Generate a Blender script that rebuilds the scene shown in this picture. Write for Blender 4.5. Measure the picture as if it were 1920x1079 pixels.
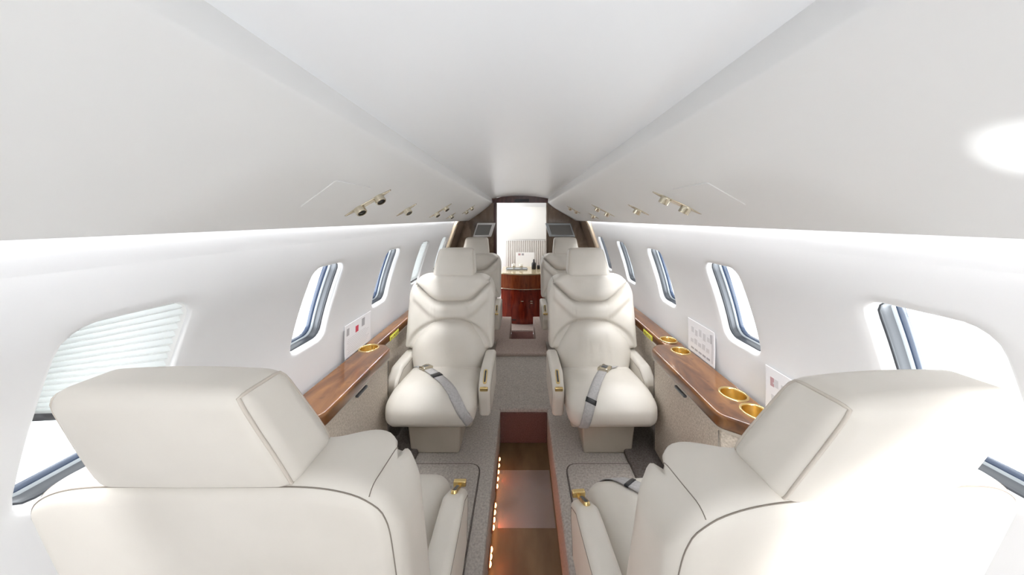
import bpy, bmesh, math, random
from mathutils import Vector, Matrix
from mathutils.bvhtree import BVHTree

random.seed(7)
scene = bpy.context.scene
COL = scene.collection
for o in list(bpy.data.objects):
    bpy.data.objects.remove(o)

EYE = 1.38            # camera height above the aisle floor
FLOOR = 0.20          # level of the carpeted seat platforms

# ------------------------------------------------------------------ camera
cam_d = bpy.data.cameras.new('camera')
cam_d.sensor_fit = 'HORIZONTAL'
cam_d.sensor_width = 36.0
cam_d.lens = 36.0 * 550.0 / 1920.0
cam_d.shift_x = -17.0 / 1920.0
cam_d.shift_y = -129.5 / 1920.0
cam_d.clip_start = 0.02
cam = bpy.data.objects.new('camera', cam_d)
COL.objects.link(cam)
cam.location = (0, 0, EYE)
cam.rotation_euler = (math.pi / 2, 0, 0)
scene.camera = cam

# ------------------------------------------------------------------ world and exposure
W = bpy.data.worlds.new('bright_overcast')
scene.world = W
W.use_nodes = True
bg = W.node_tree.nodes['Background']
bg.inputs[0].default_value = (0.97, 0.985, 1.0, 1)
bg.inputs[1].default_value = 2.2
vs = scene.view_settings
vs.view_transform = 'Standard'
vs.look = 'None'
vs.gamma = 1.0
vs.use_curve_mapping = False
vs.exposure = 0.22
try:
    scene.cycles.max_bounces = 14
    scene.cycles.diffuse_bounces = 8
    scene.cycles.glossy_bounces = 5
    scene.cycles.transparent_max_bounces = 16
    scene.cycles.sample_clamp_indirect = 6.0
    scene.cycles.use_denoising = True
except Exception:
    pass


def area_light(name, loc, target, sx, sy, power, color=(1, 1, 1), spread=math.pi):
    d = bpy.data.lights.new(name, 'AREA')
    d.shape = 'RECTANGLE'
    d.size, d.size_y = sx, sy
    d.energy = power
    d.color = color
    d.spread = spread
    o = bpy.data.objects.new(name, d)
    COL.objects.link(o)
    o.location = loc
    o.rotation_euler = (Vector(target) - Vector(loc)).to_track_quat('-Z', 'Y').to_euler()
    return o


def spot_light(name, loc, target, power, angle, blend=0.3, radius=0.05, color=(1, 1, 1)):
    d = bpy.data.lights.new(name, 'SPOT')
    d.energy = power
    d.spot_size = angle
    d.spot_blend = blend
    d.shadow_soft_size = radius
    d.color = color
    o = bpy.data.objects.new(name, d)
    COL.objects.link(o)
    o.location = loc
    o.rotation_euler = (Vector(target) - Vector(loc)).to_track_quat('-Z', 'Y').to_euler()
    return o


Y_BACK, Y_BULK, Y_END = -1.15, 3.50, 4.60
WIN_Y = [-0.6025, -0.0375, 0.5575, 1.1175, 1.6775, 2.2375, 2.7975]
WALL_CX = 0.015

# cove strips hidden above the lips of the overhead panels
for sd in (-1, 1):
    L = area_light('cove_strip_light', (0.013 + sd * 0.662, 0.92, EYE + 0.028), (0.013 + sd * 0.669, 0.92, 0), 0.016, 4.1, 40.0 if sd < 0 else 25.0, (0.98, 0.99, 1.0))
    L.rotation_euler = (0, sd * 0.10, 0)
# daylight standing outside each window, as added lights aimed up to brighten the ceiling
for sd in (-1, 1):
    for k, wy in enumerate(WIN_Y):
        area_light('window_daylight', (sd * 1.35, wy, 0.82), (sd * 0.2, wy, 1.42), 0.5, 0.6, (2.5 if k < 2 else 7.0), (0.92, 0.96, 1.0))
# forward entry
area_light('entry_daylight', (-1.5, 4.05, 1.3), (0.0, 4.05, 0.9), 0.9, 1.4, 14.0, (0.98, 0.99, 1.0))
# added spot behind the camera, makes the bright patch on the near right seat
spot_light('seat_patch_spot', (0.60, -0.85, 1.28), (0.70, 0.42, 0.84), 120.0, math.radians(35), 0.35, 0.05, (1.0, 0.99, 0.98))
# added spot outside, stands in for light reflected up onto the right overhead
spot_light('overhead_glint_spot', (-3.36, -0.70, 0.25), (0.495, 0.283, 1.446), 700.0, math.radians(1.05), 0.5, 0.01)
# added fill light outside an invented opening behind the camera
area_light('aft_opening_fill', (0.22, Y_BACK - 0.35, 0.95), (0.0, 1.0, 1.25), 0.6, 1.2, 0.4, (0.96, 0.98, 1.0))
# added uplight behind the camera to brighten the near ceiling
area_light('aft_fill_uplight', (0.015, -0.55, 0.03), (0.015, -0.35, 1.6), 0.26, 0.8, 4.4, (0.93, 0.97, 1.0), math.radians(95))
# added fill lamp overhead behind the camera; dome lamp in the entry
area_light('rear_fill_lamp', (0.0, -0.75, 1.60), (0.0, -0.6, 0.0), 0.35, 0.35, 2.5, (1.0, 0.99, 0.98))
area_light('entry_dome_lamp', (0.0, 4.0, 1.66), (0.0, 4.0, 0.0), 0.4, 0.4, 4.0, (1.0, 0.98, 0.95))


# ------------------------------------------------------------------ materials
def new_mat(name):
    m = bpy.data.materials.new(name)
    m.use_nodes = True
    nt = m.node_tree
    b = nt.nodes['Principled BSDF']
    return m, nt, b


def simple(name, color, rough=0.5, metal=0.0, coat=0.0, spec=0.5):
    m, nt, b = new_mat(name)
    b.inputs['Base Color'].default_value = (*color, 1)
    b.inputs['Roughness'].default_value = rough
    b.inputs['Metallic'].default_value = metal
    b.inputs['Coat Weight'].default_value = coat
    b.inputs['Specular IOR Level'].default_value = spec
    return m


def noisy(name, c1, c2, scale, rough=0.5, bump=0.0, bump_scale=None, detail=4.0, coat=0.0, dist=0.002, stretch=(1, 1, 1), lo=0.3, hi=0.7, spec=0.5):
    m, nt, b = new_mat(name)
    N, Lk = nt.nodes, nt.links
    tc = N.new('ShaderNodeTexCoord')
    mp = N.new('ShaderNodeMapping')
    mp.inputs['Scale'].default_value = stretch
    Lk.new(tc.outputs['Object'], mp.inputs['Vector'])
    nz = N.new('ShaderNodeTexNoise')
    nz.inputs['Scale'].default_value = scale
    nz.inputs['Detail'].default_value = detail
    Lk.new(mp.outputs[0], nz.inputs['Vector'])
    cr = N.new('ShaderNodeValToRGB')
    cr.color_ramp.elements[0].position = lo
    cr.color_ramp.elements[1].position = hi
    cr.color_ramp.elements[0].color = (*c1, 1)
    cr.color_ramp.elements[1].color = (*c2, 1)
    Lk.new(nz.outputs['Fac'], cr.inputs[0])
    Lk.new(cr.outputs[0], b.inputs['Base Color'])
    b.inputs['Roughness'].default_value = rough
    b.inputs['Coat Weight'].default_value = coat
    b.inputs['Coat Roughness'].default_value = 0.06
    b.inputs['Specular IOR Level'].default_value = spec
    if bump:
        n2 = N.new('ShaderNodeTexNoise')
        n2.inputs['Scale'].default_value = bump_scale or scale
        n2.inputs['Detail'].default_value = 3.0
        Lk.new(mp.outputs[0], n2.inputs['Vector'])
        bp = N.new('ShaderNodeBump')
        bp.inputs['Strength'].default_value = bump
        bp.inputs['Distance'].default_value = dist
        Lk.new(n2.outputs['Fac'], bp.inputs['Height'])
        Lk.new(bp.outputs[0], b.inputs['Normal'])
    return m


def wood(name, cols, scale, stretch, rough=0.3, coat=0.9):
    m, nt, b = new_mat(name)
    N, Lk = nt.nodes, nt.links
    tc = N.new('ShaderNodeTexCoord')
    mp = N.new('ShaderNodeMapping')
    mp.inputs['Scale'].default_value = stretch
    Lk.new(tc.outputs['Object'], mp.inputs['Vector'])
    n1 = N.new('ShaderNodeTexNoise')
    n1.inputs['Scale'].default_value = scale
    n1.inputs['Detail'].default_value = 6.0
    n1.inputs['Distortion'].default_value = 1.4
    Lk.new(mp.outputs[0], n1.inputs['Vector'])
    cr = N.new('ShaderNodeValToRGB')
    els = cr.color_ramp.elements
    els[0].position, els[0].color = 0.28, (*cols[0], 1)
    els[1].position, els[1].color = 0.72, (*cols[-1], 1)
    if len(cols) == 3:
        e = els.new(0.5)
        e.color = (*cols[1], 1)
    Lk.new(n1.outputs['Fac'], cr.inputs[0])
    n2 = N.new('ShaderNodeTexNoise')
    n2.inputs['Scale'].default_value = 22.0
    n2.inputs['Detail'].default_value = 2.0
    Lk.new(tc.outputs['Object'], n2.inputs['Vector'])
    r2 = N.new('ShaderNodeValToRGB')
    r2.color_ramp.elements[0].position, r2.color_ramp.elements[0].color = 0.27, (0.25, 0.2, 0.2, 1)
    r2.color_ramp.elements[1].position, r2.color_ramp.elements[1].color = 0.36, (1, 1, 1, 1)
    Lk.new(n2.outputs['Fac'], r2.inputs[0])
    mx = N.new('ShaderNodeMix')
    mx.data_type = 'RGBA'
    mx.blend_type = 'MULTIPLY'
    mx.inputs[0].default_value = 0.45
    Lk.new(cr.outputs[0], mx.inputs[6])
    Lk.new(r2.outputs[0], mx.inputs[7])
    Lk.new(mx.outputs[2], b.inputs['Base Color'])
    b.inputs['Roughness'].default_value = rough
    b.inputs['Specular IOR Level'].default_value = 0.25
    b.inputs['Coat Weight'].default_value = coat
    b.inputs['Coat Roughness'].default_value = 0.04
    return m


def emissive(name, color, strength):
    m, nt, b = new_mat(name)
    b.inputs['Base Color'].default_value = (*color, 1)
    b.inputs['Emission Color'].default_value = (*color, 1)
    b.inputs['Emission Strength'].default_value = strength
    return m


def glass(name):
    m = bpy.data.materials.new(name)
    m.use_nodes = True
    nt = m.node_tree
    nt.nodes.clear()
    out = nt.nodes.new('ShaderNodeOutputMaterial')
    mix = nt.nodes.new('ShaderNodeMixShader')
    tr = nt.nodes.new('ShaderNodeBsdfTransparent')
    tr.inputs[0].default_value = (0.97, 0.985, 0.99, 1)
    gl = nt.nodes.new('ShaderNodeBsdfGlossy')
    gl.inputs['Roughness'].default_value = 0.02
    mix.inputs[0].default_value = 0.05
    nt.links.new(tr.outputs[0], mix.inputs[1])
    nt.links.new(gl.outputs[0], mix.inputs[2])
    nt.links.new(mix.outputs[0], out.inputs[0])
    return m


def fabric_thin(name, color, trans):
    m = bpy.data.materials.new(name)
    m.use_nodes = True
    nt = m.node_tree
    nt.nodes.clear()
    out = nt.nodes.new('ShaderNodeOutputMaterial')
    mix = nt.nodes.new('ShaderNodeMixShader')
    d = nt.nodes.new('ShaderNodeBsdfDiffuse')
    t = nt.nodes.new('ShaderNodeBsdfTranslucent')
    d.inputs[0].default_value = (*color, 1)
    t.inputs[0].default_value = (*color, 1)
    mix.inputs[0].default_value = trans
    nt.links.new(d.outputs[0], mix.inputs[1])
    nt.links.new(t.outputs[0], mix.inputs[2])
    nt.links.new(mix.outputs[0], out.inputs[0])
    return m


M = {}
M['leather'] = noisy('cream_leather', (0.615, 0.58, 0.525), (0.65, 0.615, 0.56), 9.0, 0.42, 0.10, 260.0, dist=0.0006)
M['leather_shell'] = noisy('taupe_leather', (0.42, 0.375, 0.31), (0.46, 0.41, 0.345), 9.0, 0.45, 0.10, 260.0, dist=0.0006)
M['stitch'] = simple('brown_grey_thread', (0.22, 0.19, 0.16), 0.8)
M['piping'] = simple('cream_piping', (0.55, 0.50, 0.44), 0.5)
M['wall'] = noisy('off_white_wall_liner', (0.765, 0.77, 0.785), (0.785, 0.79, 0.805), 3.0, 0.48, 0.04, 300.0, dist=0.0004)
M['panel'] = noisy('warm_white_overhead', (0.765, 0.765, 0.76), (0.785, 0.785, 0.78), 3.0, 0.42, 0.03, 300.0, dist=0.0004)
M['ceiling'] = simple('satin_white_headliner', (0.85, 0.865, 0.885), 0.30)
M['white'] = simple('white_plastic', (0.84, 0.84, 0.84), 0.35)
M['dark_slot'] = simple('dark_seal_rubber', (0.05, 0.055, 0.065), 0.5)
M['steel_grey'] = simple('grey_frame_metal', (0.10, 0.105, 0.115), 0.3, 0.3)
M['pale_frame'] = simple('pale_frame_metal', (0.42, 0.45, 0.47), 0.35, 0.1)
M['blue_edge'] = simple('blue_grey_pane_edge', (0.045, 0.07, 0.13), 0.2)
M['glass'] = glass('window_glass')
M['wood'] = wood('burl_walnut_veneer', [(0.060, 0.019, 0.005), (0.125, 0.046, 0.012), (0.22, 0.095, 0.028)], 5.0, (3.0, 0.6, 3.0))
M['mahogany'] = wood('red_mahogany', [(0.12, 0.008, 0.004), (0.22, 0.018, 0.007), (0.34, 0.042, 0.013)], 6.0, (3.0, 3.0, 0.5))
M['dark_wood'] = wood('dark_mahogany_trim', [(0.045, 0.012, 0.012), (0.075, 0.022, 0.022), (0.11, 0.035, 0.035)], 6.0, (3.0, 3.0, 0.5))
M['brown_wood'] = wood('taupe_brown_veneer', [(0.13, 0.085, 0.055), (0.19, 0.13, 0.09), (0.25, 0.18, 0.125)], 4.0, (2.0, 2.0, 1.0), 0.2, 0.6)
M['brass'] = simple('polished_brass', (0.78, 0.60, 0.28), 0.22, 1.0)
M['champagne'] = simple('champagne_metal', (0.62, 0.56, 0.44), 0.25, 1.0)
M['carpet'] = noisy('taupe_grey_carpet', (0.34, 0.312, 0.285), (0.52, 0.480, 0.442), 120.0, 0.95, 0.8, 260.0, dist=0.004, spec=0.1)
M['carpet_dark'] = noisy('dark_brown_carpet', (0.09, 0.075, 0.068), (0.17, 0.15, 0.14), 160.0, 0.95, 0.8, 260.0, dist=0.004, spec=0.1)
M['carpet_pale'] = noisy('pale_rose_beige_carpet', (0.34, 0.27, 0.24), (0.50, 0.42, 0.38), 160.0, 0.95, 0.6, 260.0, dist=0.004, spec=0.1)
M['carpet_red_and_glow'] = noisy('red_brown_carpet_and_glow', (0.105, 0.052, 0.046), (0.19, 0.100, 0.088), 220.0, 0.95, 0.6, 260.0, dist=0.004, spec=0.1)  # well carpet; on the step face it stands in for red light
M['side_carpet'] = noisy('oatmeal_side_carpet', (0.48, 0.42, 0.35), (0.74, 0.67, 0.59), 150.0, 0.95, 0.7, 260.0, dist=0.003, spec=0.1)
M['aisle'] = noisy('olive_brown_floor_cover', (0.11, 0.072, 0.034), (0.17, 0.12, 0.062), 14.0, 0.34, 0.15, 200.0, dist=0.001, stretch=(1, 0.35, 1))
M['belt'] = noisy('silver_grey_webbing', (0.36, 0.35, 0.35), (0.46, 0.45, 0.45), 120.0, 0.7, 0.3, 400.0, dist=0.001)
M['black'] = simple('black_plastic', (0.012, 0.012, 0.014), 0.4)
M['shade'] = fabric_thin('pleated_shade_fabric', (0.80, 0.82, 0.81), 0.20)
M['curtain'] = fabric_thin('curtain_cloth', (0.74, 0.72, 0.69), 0.2)
M['card'] = simple('laminated_card', (0.72, 0.71, 0.73), 0.3)
M['print_grey'] = simple('grey_print', (0.36, 0.35, 0.37), 0.5)
M['print_pale'] = simple('pale_grey_print', (0.55, 0.54, 0.56), 0.5)
M['print_red'] = simple('red_print', (0.50, 0.03, 0.07), 0.5)
M['print_rose'] = simple('faded_rose_print', (0.42, 0.26, 0.28), 0.5)
M['sticker'] = simple('yellow_green_sticker', (0.62, 0.62, 0.05), 0.5)
M['led'] = emissive('amber_led', (1.0, 0.36, 0.11), 22.0)
M['led_base'] = simple('amber_tube', (0.35, 0.12, 0.05), 0.4)
M['screen'] = simple('grey_screen_glass', (0.16, 0.155, 0.15), 0.12, 0.0, 0.5)
M['clear'] = None


# ------------------------------------------------------------------ helpers
def H(x, d, h):
    """point at side x, distance d ahead, h below eye level"""
    return Vector((x, d, EYE - h))


def link(name, bm, mat, parent=None, smooth=True, **props):
    me = bpy.data.meshes.new(name)
    bmesh.ops.recalc_face_normals(bm, faces=bm.faces)
    bm.to_mesh(me)
    bm.free()
    if smooth:
        for p in me.polygons:
            p.use_smooth = len(p.vertices) <= 4
    o = bpy.data.objects.new(name, me)
    COL.objects.link(o)
    mats = mat if isinstance(mat, (list, tuple)) else [mat]
    for m_ in mats:
        me.materials.append(m_)
    if parent:
        o.parent = parent
    for k, v in props.items():
        o[k] = v
    return o


def sharp(o, deg=35):
    me = o.data
    bm = bmesh.new()
    bm.from_mesh(me)
    for e in bm.edges:
        if len(e.link_faces) == 2 and e.calc_face_angle(0) > math.radians(deg):
            e.smooth = False
    bm.to_mesh(me)
    bm.free()
    return o


def thing(name, label, cat, loc=(0, 0, 0), rz=0.0, group=None):
    o = bpy.data.objects.new(name, None)
    o.empty_display_size = 0.05
    COL.objects.link(o)
    o.location = loc
    o.rotation_euler = (0, 0, rz)
    o['label'] = label
    o['category'] = cat
    if group:
        o['group'] = group
    return o


def structure(o, label, cat='structure'):
    o['kind'] = 'structure'
    o['label'] = label
    o['category'] = cat
    return o


def axis_samples(s, r, k, step):
    a = s / 2
    r = min(r, a * 0.999)
    out = []
    for i in range(k):
        t = math.tan(i / k * math.pi / 4)      # even angles on the fillet
        out.append(-a + r - r * math.tan((1 - i / k) * math.pi / 4))
    n = max(1, int(round((s - 2 * r) / step)))
    for i in range(n + 1):
        out.append(-a + r + (s - 2 * r) * i / n)
    for i in range(1, k + 1):
        out.append(a - r + r * math.tan(i / k * math.pi / 4))
    return out


class RBox:
    """rounded box with a dense surface and a deformation"""
    def __init__(self, size, center=(0, 0, 0), r=0.02, step=0.02, deform=None, k=4):
        self.s = Vector(size)
        self.c = Vector(center)
        self.r = min(r, min(size) / 2 * 0.98)
        self.f = deform
        self.step = step
        self.k = k

    def map(self, p):
        p = Vector(p)
        h = self.s / 2
        q = Vector([max(-(h[i] - self.r), min(h[i] - self.r, p[i])) for i in range(3)])
        d = p - q
        if d.length > 1e-9:
            p = q + d.normalized() * self.r
        p = p + self.c
        return Vector(self.f(p)) if self.f else p

    def add(self, bm):
        ax = [axis_samples(self.s[i], self.r, self.k, self.step) for i in range(3)]
        cache = {}

        def vert(i, j, k):
            key = (i, j, k)
            if key not in cache:
                cache[key] = bm.verts.new(self.map((ax[0][i], ax[1][j], ax[2][k])))
            return cache[key]
        n = [len(a) - 1 for a in ax]
        for i in range(n[0]):
            for j in range(n[1]):
                for k in (0, n[2]):
                    bm.faces.new((vert(i, j, k), vert(i + 1, j, k), vert(i + 1, j + 1, k), vert(i, j + 1, k)))
        for i in range(n[0]):
            for k in range(n[2]):
                for j in (0, n[1]):
                    bm.faces.new((vert(i, j, k), vert(i + 1, j, k), vert(i + 1, j, k + 1), vert(i, j, k + 1)))
        for j in range(n[1]):
            for k in range(n[2]):
                for i in (0, n[0]):
                    bm.faces.new((vert(i, j, k), vert(i, j + 1, k), vert(i, j + 1, k + 1), vert(i, j, k + 1)))
        return self


def rbox(bm, size, center=(0, 0, 0), r=0.005, step=0.1, deform=None, k=3):
    RBox(size, center, r, step, deform, k).add(bm)
    return bm


def box_bm(size, center, r=0.003, k=2):
    return rbox(bmesh.new(), size, center, r, 1.0, None, k)


def tube(bm, pts, r, n=6, closed=False):
    pts = [Vector(p) for p in pts]
    m = len(pts)
    up = None
    rings = []
    for i, p in enumerate(pts):
        if closed:
            t = (pts[(i + 1) % m] - pts[i - 1])
        else:
            t = pts[min(i + 1, m - 1)] - pts[max(i - 1, 0)]
        t.normalize()
        if up is None:
            up = Vector((0, 0, 1)) if abs(t.z) < 0.9 else Vector((1, 0, 0))
        u = (up - t * up.dot(t))
        if u.length < 1e-6:
            u = t.orthogonal()
        u.normalize()
        up = u
        v = t.cross(u)
        rings.append([bm.verts.new(p + (u * math.cos(a) + v * math.sin(a)) * r) for a in [2 * math.pi * q / n for q in range(n)]])
    for i in range(m if closed else m - 1):
        a, b = rings[i], rings[(i + 1) % m]
        for q in range(n):
            bm.faces.new((a[q], a[(q + 1) % n], b[(q + 1) % n], b[q]))
    if not closed:
        bm.faces.new(rings[0])
        bm.faces.new(list(reversed(rings[-1])))
    return bm


def lathe(bm, prof, n=32, mat=None):
    rings = []
    mt = mat or Matrix.Identity(4)
    for (r, z) in prof:
        if r < 1e-6:
            rings.append([bm.verts.new(mt @ Vector((0, 0, z)))])
        else:
            rings.append([bm.verts.new(mt @ Vector((r * math.cos(2 * math.pi * i / n), r * math.sin(2 * math.pi * i / n), z))) for i in range(n)])
    for a, b in zip(rings, rings[1:]):
        for i in range(n):
            j = (i + 1) % n
            if len(a) == 1 and len(b) == 1:
                continue
            if len(a) == 1:
                bm.faces.new((a[0], b[i], b[j]))
            elif len(b) == 1:
                bm.faces.new((a[i], a[j], b[0]))
            else:
                bm.faces.new((a[i], a[j], b[j], b[i]))
    return bm


def loft(bm, loops, closed=True, cap=True):
    vs_ = [[bm.verts.new(p) for p in lp] for lp in loops]
    n = len(loops[0])
    for a, b in zip(vs_, vs_[1:]):
        for i in range(n if closed else n - 1):
            j = (i + 1) % n
            bm.faces.new((a[i], a[j], b[j], b[i]))
    if cap and closed:
        bm.faces.new(vs_[0])
        bm.faces.new(list(reversed(vs_[-1])))
    return bm


def inset_poly(poly, d):
    """offset a closed 2D polygon inwards by d (miter)"""
    n = len(poly)
    area = sum(poly[i][0] * poly[(i + 1) % n][1] - poly[(i + 1) % n][0] * poly[i][1] for i in range(n))
    sg = 1 if area > 0 else -1
    out = []
    for i in range(n):
        p0, p1, p2 = Vector(poly[i - 1]), Vector(poly[i]), Vector(poly[(i + 1) % n])
        e1, e2 = (p1 - p0).normalized(), (p2 - p1).normalized()
        n1 = Vector((-e1.y, e1.x)) * sg
        n2 = Vector((-e2.y, e2.x)) * sg
        b = n1 + n2
        b = b / max(b.length_squared, 0.3) * 2
        out.append(p1 + b * d)
    return out


def slab(bm, poly, z0, z1, r=0.01, k=4):
    """polygon slab with rounded upper and lower rim"""
    loops = []
    for i in range(k + 1):
        a = math.pi / 2 * i / k
        loops.append([(p.x, p.y, z0 + r * (1 - math.sin(a))) for p in inset_poly(poly, r * (1 - math.cos(a)))] if False else
                     [(p.x, p.y, z0 + r - r * math.cos(a)) for p in inset_poly(poly, r - r * math.sin(a))])
    for i in range(k + 1):
        a = math.pi / 2 * i / k
        loops.append([(p.x, p.y, z1 - r + r * math.sin(a)) for p in inset_poly(poly, r - r * math.cos(a))])
    return loft(bm, loops)


def smooth_poly(poly, rad, k=5, skip=()):
    """round the corners of a 2D polygon"""
    out = []
    n = len(poly)
    for i in range(n):
        p0, p1, p2 = Vector(poly[i - 1]), Vector(poly[i]), Vector(poly[(i + 1) % n])
        if i in skip:
            out.append(p1)
            continue
        l1, l2 = (p0 - p1).length, (p2 - p1).length
        q = min(rad, l1 * 0.45, l2 * 0.45)
        a = p1 + (p0 - p1).normalized() * q
        b = p1 + (p2 - p1).normalized() * q
        for j in range(k + 1):
            t = j / k
            out.append((a * (1 - t) + p1 * t) * (1 - t) + (p1 * (1 - t) + b * t) * t)
    return out


def sstep(a, b, x):
    t = max(0.0, min(1.0, (x - a) / (b - a)))
    return t * t * (3 - 2 * t)


# ------------------------------------------------------------------ fuselage section
PROF = [(-0.12, 0.600), (-0.05, 0.655), (0.02, 0.680), (0.09, 0.707), (0.181, 0.738), (0.29, 0.776), (0.40, 0.808), (0.50, 0.828),
        (0.62, 0.840), (0.75, 0.843), (0.90, 0.836), (1.07, 0.815), (1.20, 0.795)]


def wall_x(h):
    P = PROF
    if h <= P[0][0]:
        return P[0][1]
    if h >= P[-1][0]:
        return P[-1][1]
    for i in range(len(P) - 1):
        if P[i][0] <= h <= P[i + 1][0]:
            break
    h0, x0 = P[i]
    h1, x1 = P[i + 1]
    m0 = (P[i + 1][1] - P[i - 1][1]) / (P[i + 1][0] - P[i - 1][0]) if i > 0 else (x1 - x0) / (h1 - h0)
    m1 = (P[i + 2][1] - x0) / (P[i + 2][0] - h0) if i + 2 < len(P) else (x1 - x0) / (h1 - h0)
    t = (h - h0) / (h1 - h0)
    dd = h1 - h0
    return ((2 * t ** 3 - 3 * t ** 2 + 1) * x0 + (t ** 3 - 2 * t ** 2 + t) * dd * m0 + (-2 * t ** 3 + 3 * t ** 2) * x1 + (t ** 3 - t ** 2) * dd * m1)


def WP(sd, y, h, out=0.0):
    """point of the cabin liner; out pushes it away from the cabin along the liner's normal"""
    x = wall_x(h)
    dx = (wall_x(h + 0.01) - wall_x(h - 0.01)) / 0.02
    nx, nh = 1.0, -dx
    l = math.hypot(nx, nh)
    return H(WALL_CX + sd * (x + out * nx / l), y, h + out * nh / l)


WIN_HC, WIN_A, WIN_B, WIN_R = 0.333, 0.0925, 0.155, 0.040


def rr_dir(a, A, B, R):
    """distance from the centre to a rounded rectangle outline in direction a"""
    c, s = abs(math.cos(a)), abs(math.sin(a))
    t = min(A / c if c > 1e-9 else 1e9, B / s if s > 1e-9 else 1e9)
    x, y = c * t, s * t
    if x > A - R and y > B - R:
        cx, cy = A - R, B - R
        bq = c * cx + s * cy
        t = bq + math.sqrt(max(0.0, bq * bq - (cx * cx + cy * cy - R * R)))
    return t


def rect_dir(a, x0, x1, y0, y1):
    c, s = math.cos(a), math.sin(a)
    t = 1e9
    if c > 1e-9: t = min(t, x1 / c)
    if c < -1e-9: t = min(t, x0 / c)
    if s > 1e-9: t = min(t, y1 / s)
    if s < -1e-9: t = min(t, y0 / s)
    return t


N_ANG = 72


def hole_loop(shrink=0.0):
    A, B, R = WIN_A - shrink, WIN_B - shrink, max(0.02, WIN_R - shrink)
    return [(math.cos(a) * rr_dir(a, A, B, R), math.sin(a) * rr_dir(a, A, B, R)) for a in [2 * math.pi * i / N_ANG for i in range(N_ANG)]]


def build_wall(name, sd, label):
    bm = bmesh.new()
    edges = [Y_BACK] + [(WIN_Y[i] + WIN_Y[i + 1]) / 2 for i in range(len(WIN_Y) - 1)] + [3.08]
    H0, H1 = 0.08, 0.56
    for wi, wy in enumerate(WIN_Y):
        y0, y1 = edges[wi], edges[wi + 1]
        angs = [2 * math.pi * i / N_ANG for i in range(N_ANG)]
        for cx in (y0 - wy, y1 - wy):
            for cy in (H0 - WIN_HC, H1 - WIN_HC):
                angs.append(math.atan2(cy, cx) % (2 * math.pi))
        angs.sort()
        rings = []
        for t, lip in ((0.0, 0.010), (0.0, 0.004), (0.018, 0.001), (0.045, 0.0), (0.2, 0), (0.45, 0), (0.72, 0), (1.0, 0)):
            ring = []
            for a in angs:
                ri = rr_dir(a, WIN_A, WIN_B, WIN_R)
                ro = rect_dir(a, y0 - wy, y1 - wy, H0 - WIN_HC, H1 - WIN_HC)
                r = ri + (ro - ri) * t if t != 0.018 and t != 0.045 else ri + (0.003 if t == 0.018 else 0.008)
                ring.append(bm.verts.new(WP(sd, wy + math.cos(a) * r, WIN_HC + math.sin(a) * r, lip)))
            rings.append(ring)
        for ra, rb in zip(rings, rings[1:]):
            for i in range(len(angs)):
                j = (i + 1) % len(angs)
                bm.faces.new((ra[i], ra[j], rb[j], rb[i]))
        for (ha, hb, n) in ((-0.12, H0, 14), (H1, 1.20, 22)):
            for q in range(n):
                h0, h1 = ha + (hb - ha) * q / n, ha + (hb - ha) * (q + 1) / n
                for e in range(4):
                    ya, yb = y0 + (y1 - y0) * e / 4, y0 + (y1 - y0) * (e + 1) / 4
                    bm.faces.new([bm.verts.new(WP(sd, *c)) for c in ((ya, h0), (yb, h0), (yb, h1), (ya, h1))])
    bmesh.ops.remove_doubles(bm, verts=bm.verts, dist=0.0004)
    o = link(name, bm, M['wall'])
    return structure(o, label, 'wall')


build_wall('wall_left', -1, 'off-white curved cabin sidewall liner on the left, pierced by the windows')
build_wall('wall_right', 1, 'off-white curved cabin sidewall liner on the right, pierced by the windows')

ORD = ['behind the camera, rearmost', 'behind the camera', 'nearest in view', 'second in view', 'third in view', 'fourth in view', 'farthest']


def build_window(n, sd, wi):
    wy = WIN_Y[wi]
    side = 'left' if sd < 0 else 'right'
    root = bpy.data.objects.new('window_%d' % n, None)
    COL.objects.link(root)
    root.location = WP(sd, wy, WIN_HC)
    structure(root, 'rounded cabin window on the %s sidewall, %s' % (side, ORD[wi]), 'window')
    inv = -root.location

    def ring_part(name, stages, mat):
        bm = bmesh.new()
        loops = []
        for out, shrink in stages:
            loops.append([WP(sd, wy + y, WIN_HC + h, out) + inv for (y, h) in hole_loop(shrink)])
        loft(bm, loops, True, False)
        return link(name, bm, mat, root)
    ring_part('reveal', [(0.006, -0.001), (0.010, 0.002), (0.022, 0.004)], M['white'])
    ring_part('gasket', [(0.022, 0.0035), (0.023, 0.006), (0.028, 0.006), (0.029, 0.004)], M['dark_slot'])
    ring_part('inner_frame', [(0.029, 0.004), (0.036, 0.0055), (0.044, 0.004), (0.051, 0.006)], M['steel_grey'])
    ring_part('outer_frame', [(0.051, 0.006), (0.054, 0.007), (0.060, 0.007)], M['pale_frame'])
    ring_part('pane_rim', [(0.060, 0.007), (0.061, 0.008), (0.077, 0.009), (0.079, 0.007)], M['blue_edge'])
    bm = bmesh.new()
    for out in (0.072, 0.075):
        lp = [bm.verts.new(WP(sd, wy + y, WIN_HC + h, out) + inv) for (y, h) in hole_loop(0.0088)]
        c = bm.verts.new(WP(sd, wy, WIN_HC, out) + inv)
        for i in range(N_ANG):
            bm.faces.new((lp[i], lp[(i + 1) % N_ANG], c))
    link('pane', bm, M['glass'], root)
    return root


n = 1
for sd in (-1, 1):
    for wi in range(len(WIN_Y)):
        build_window(n, sd, wi)
        n += 1


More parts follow.
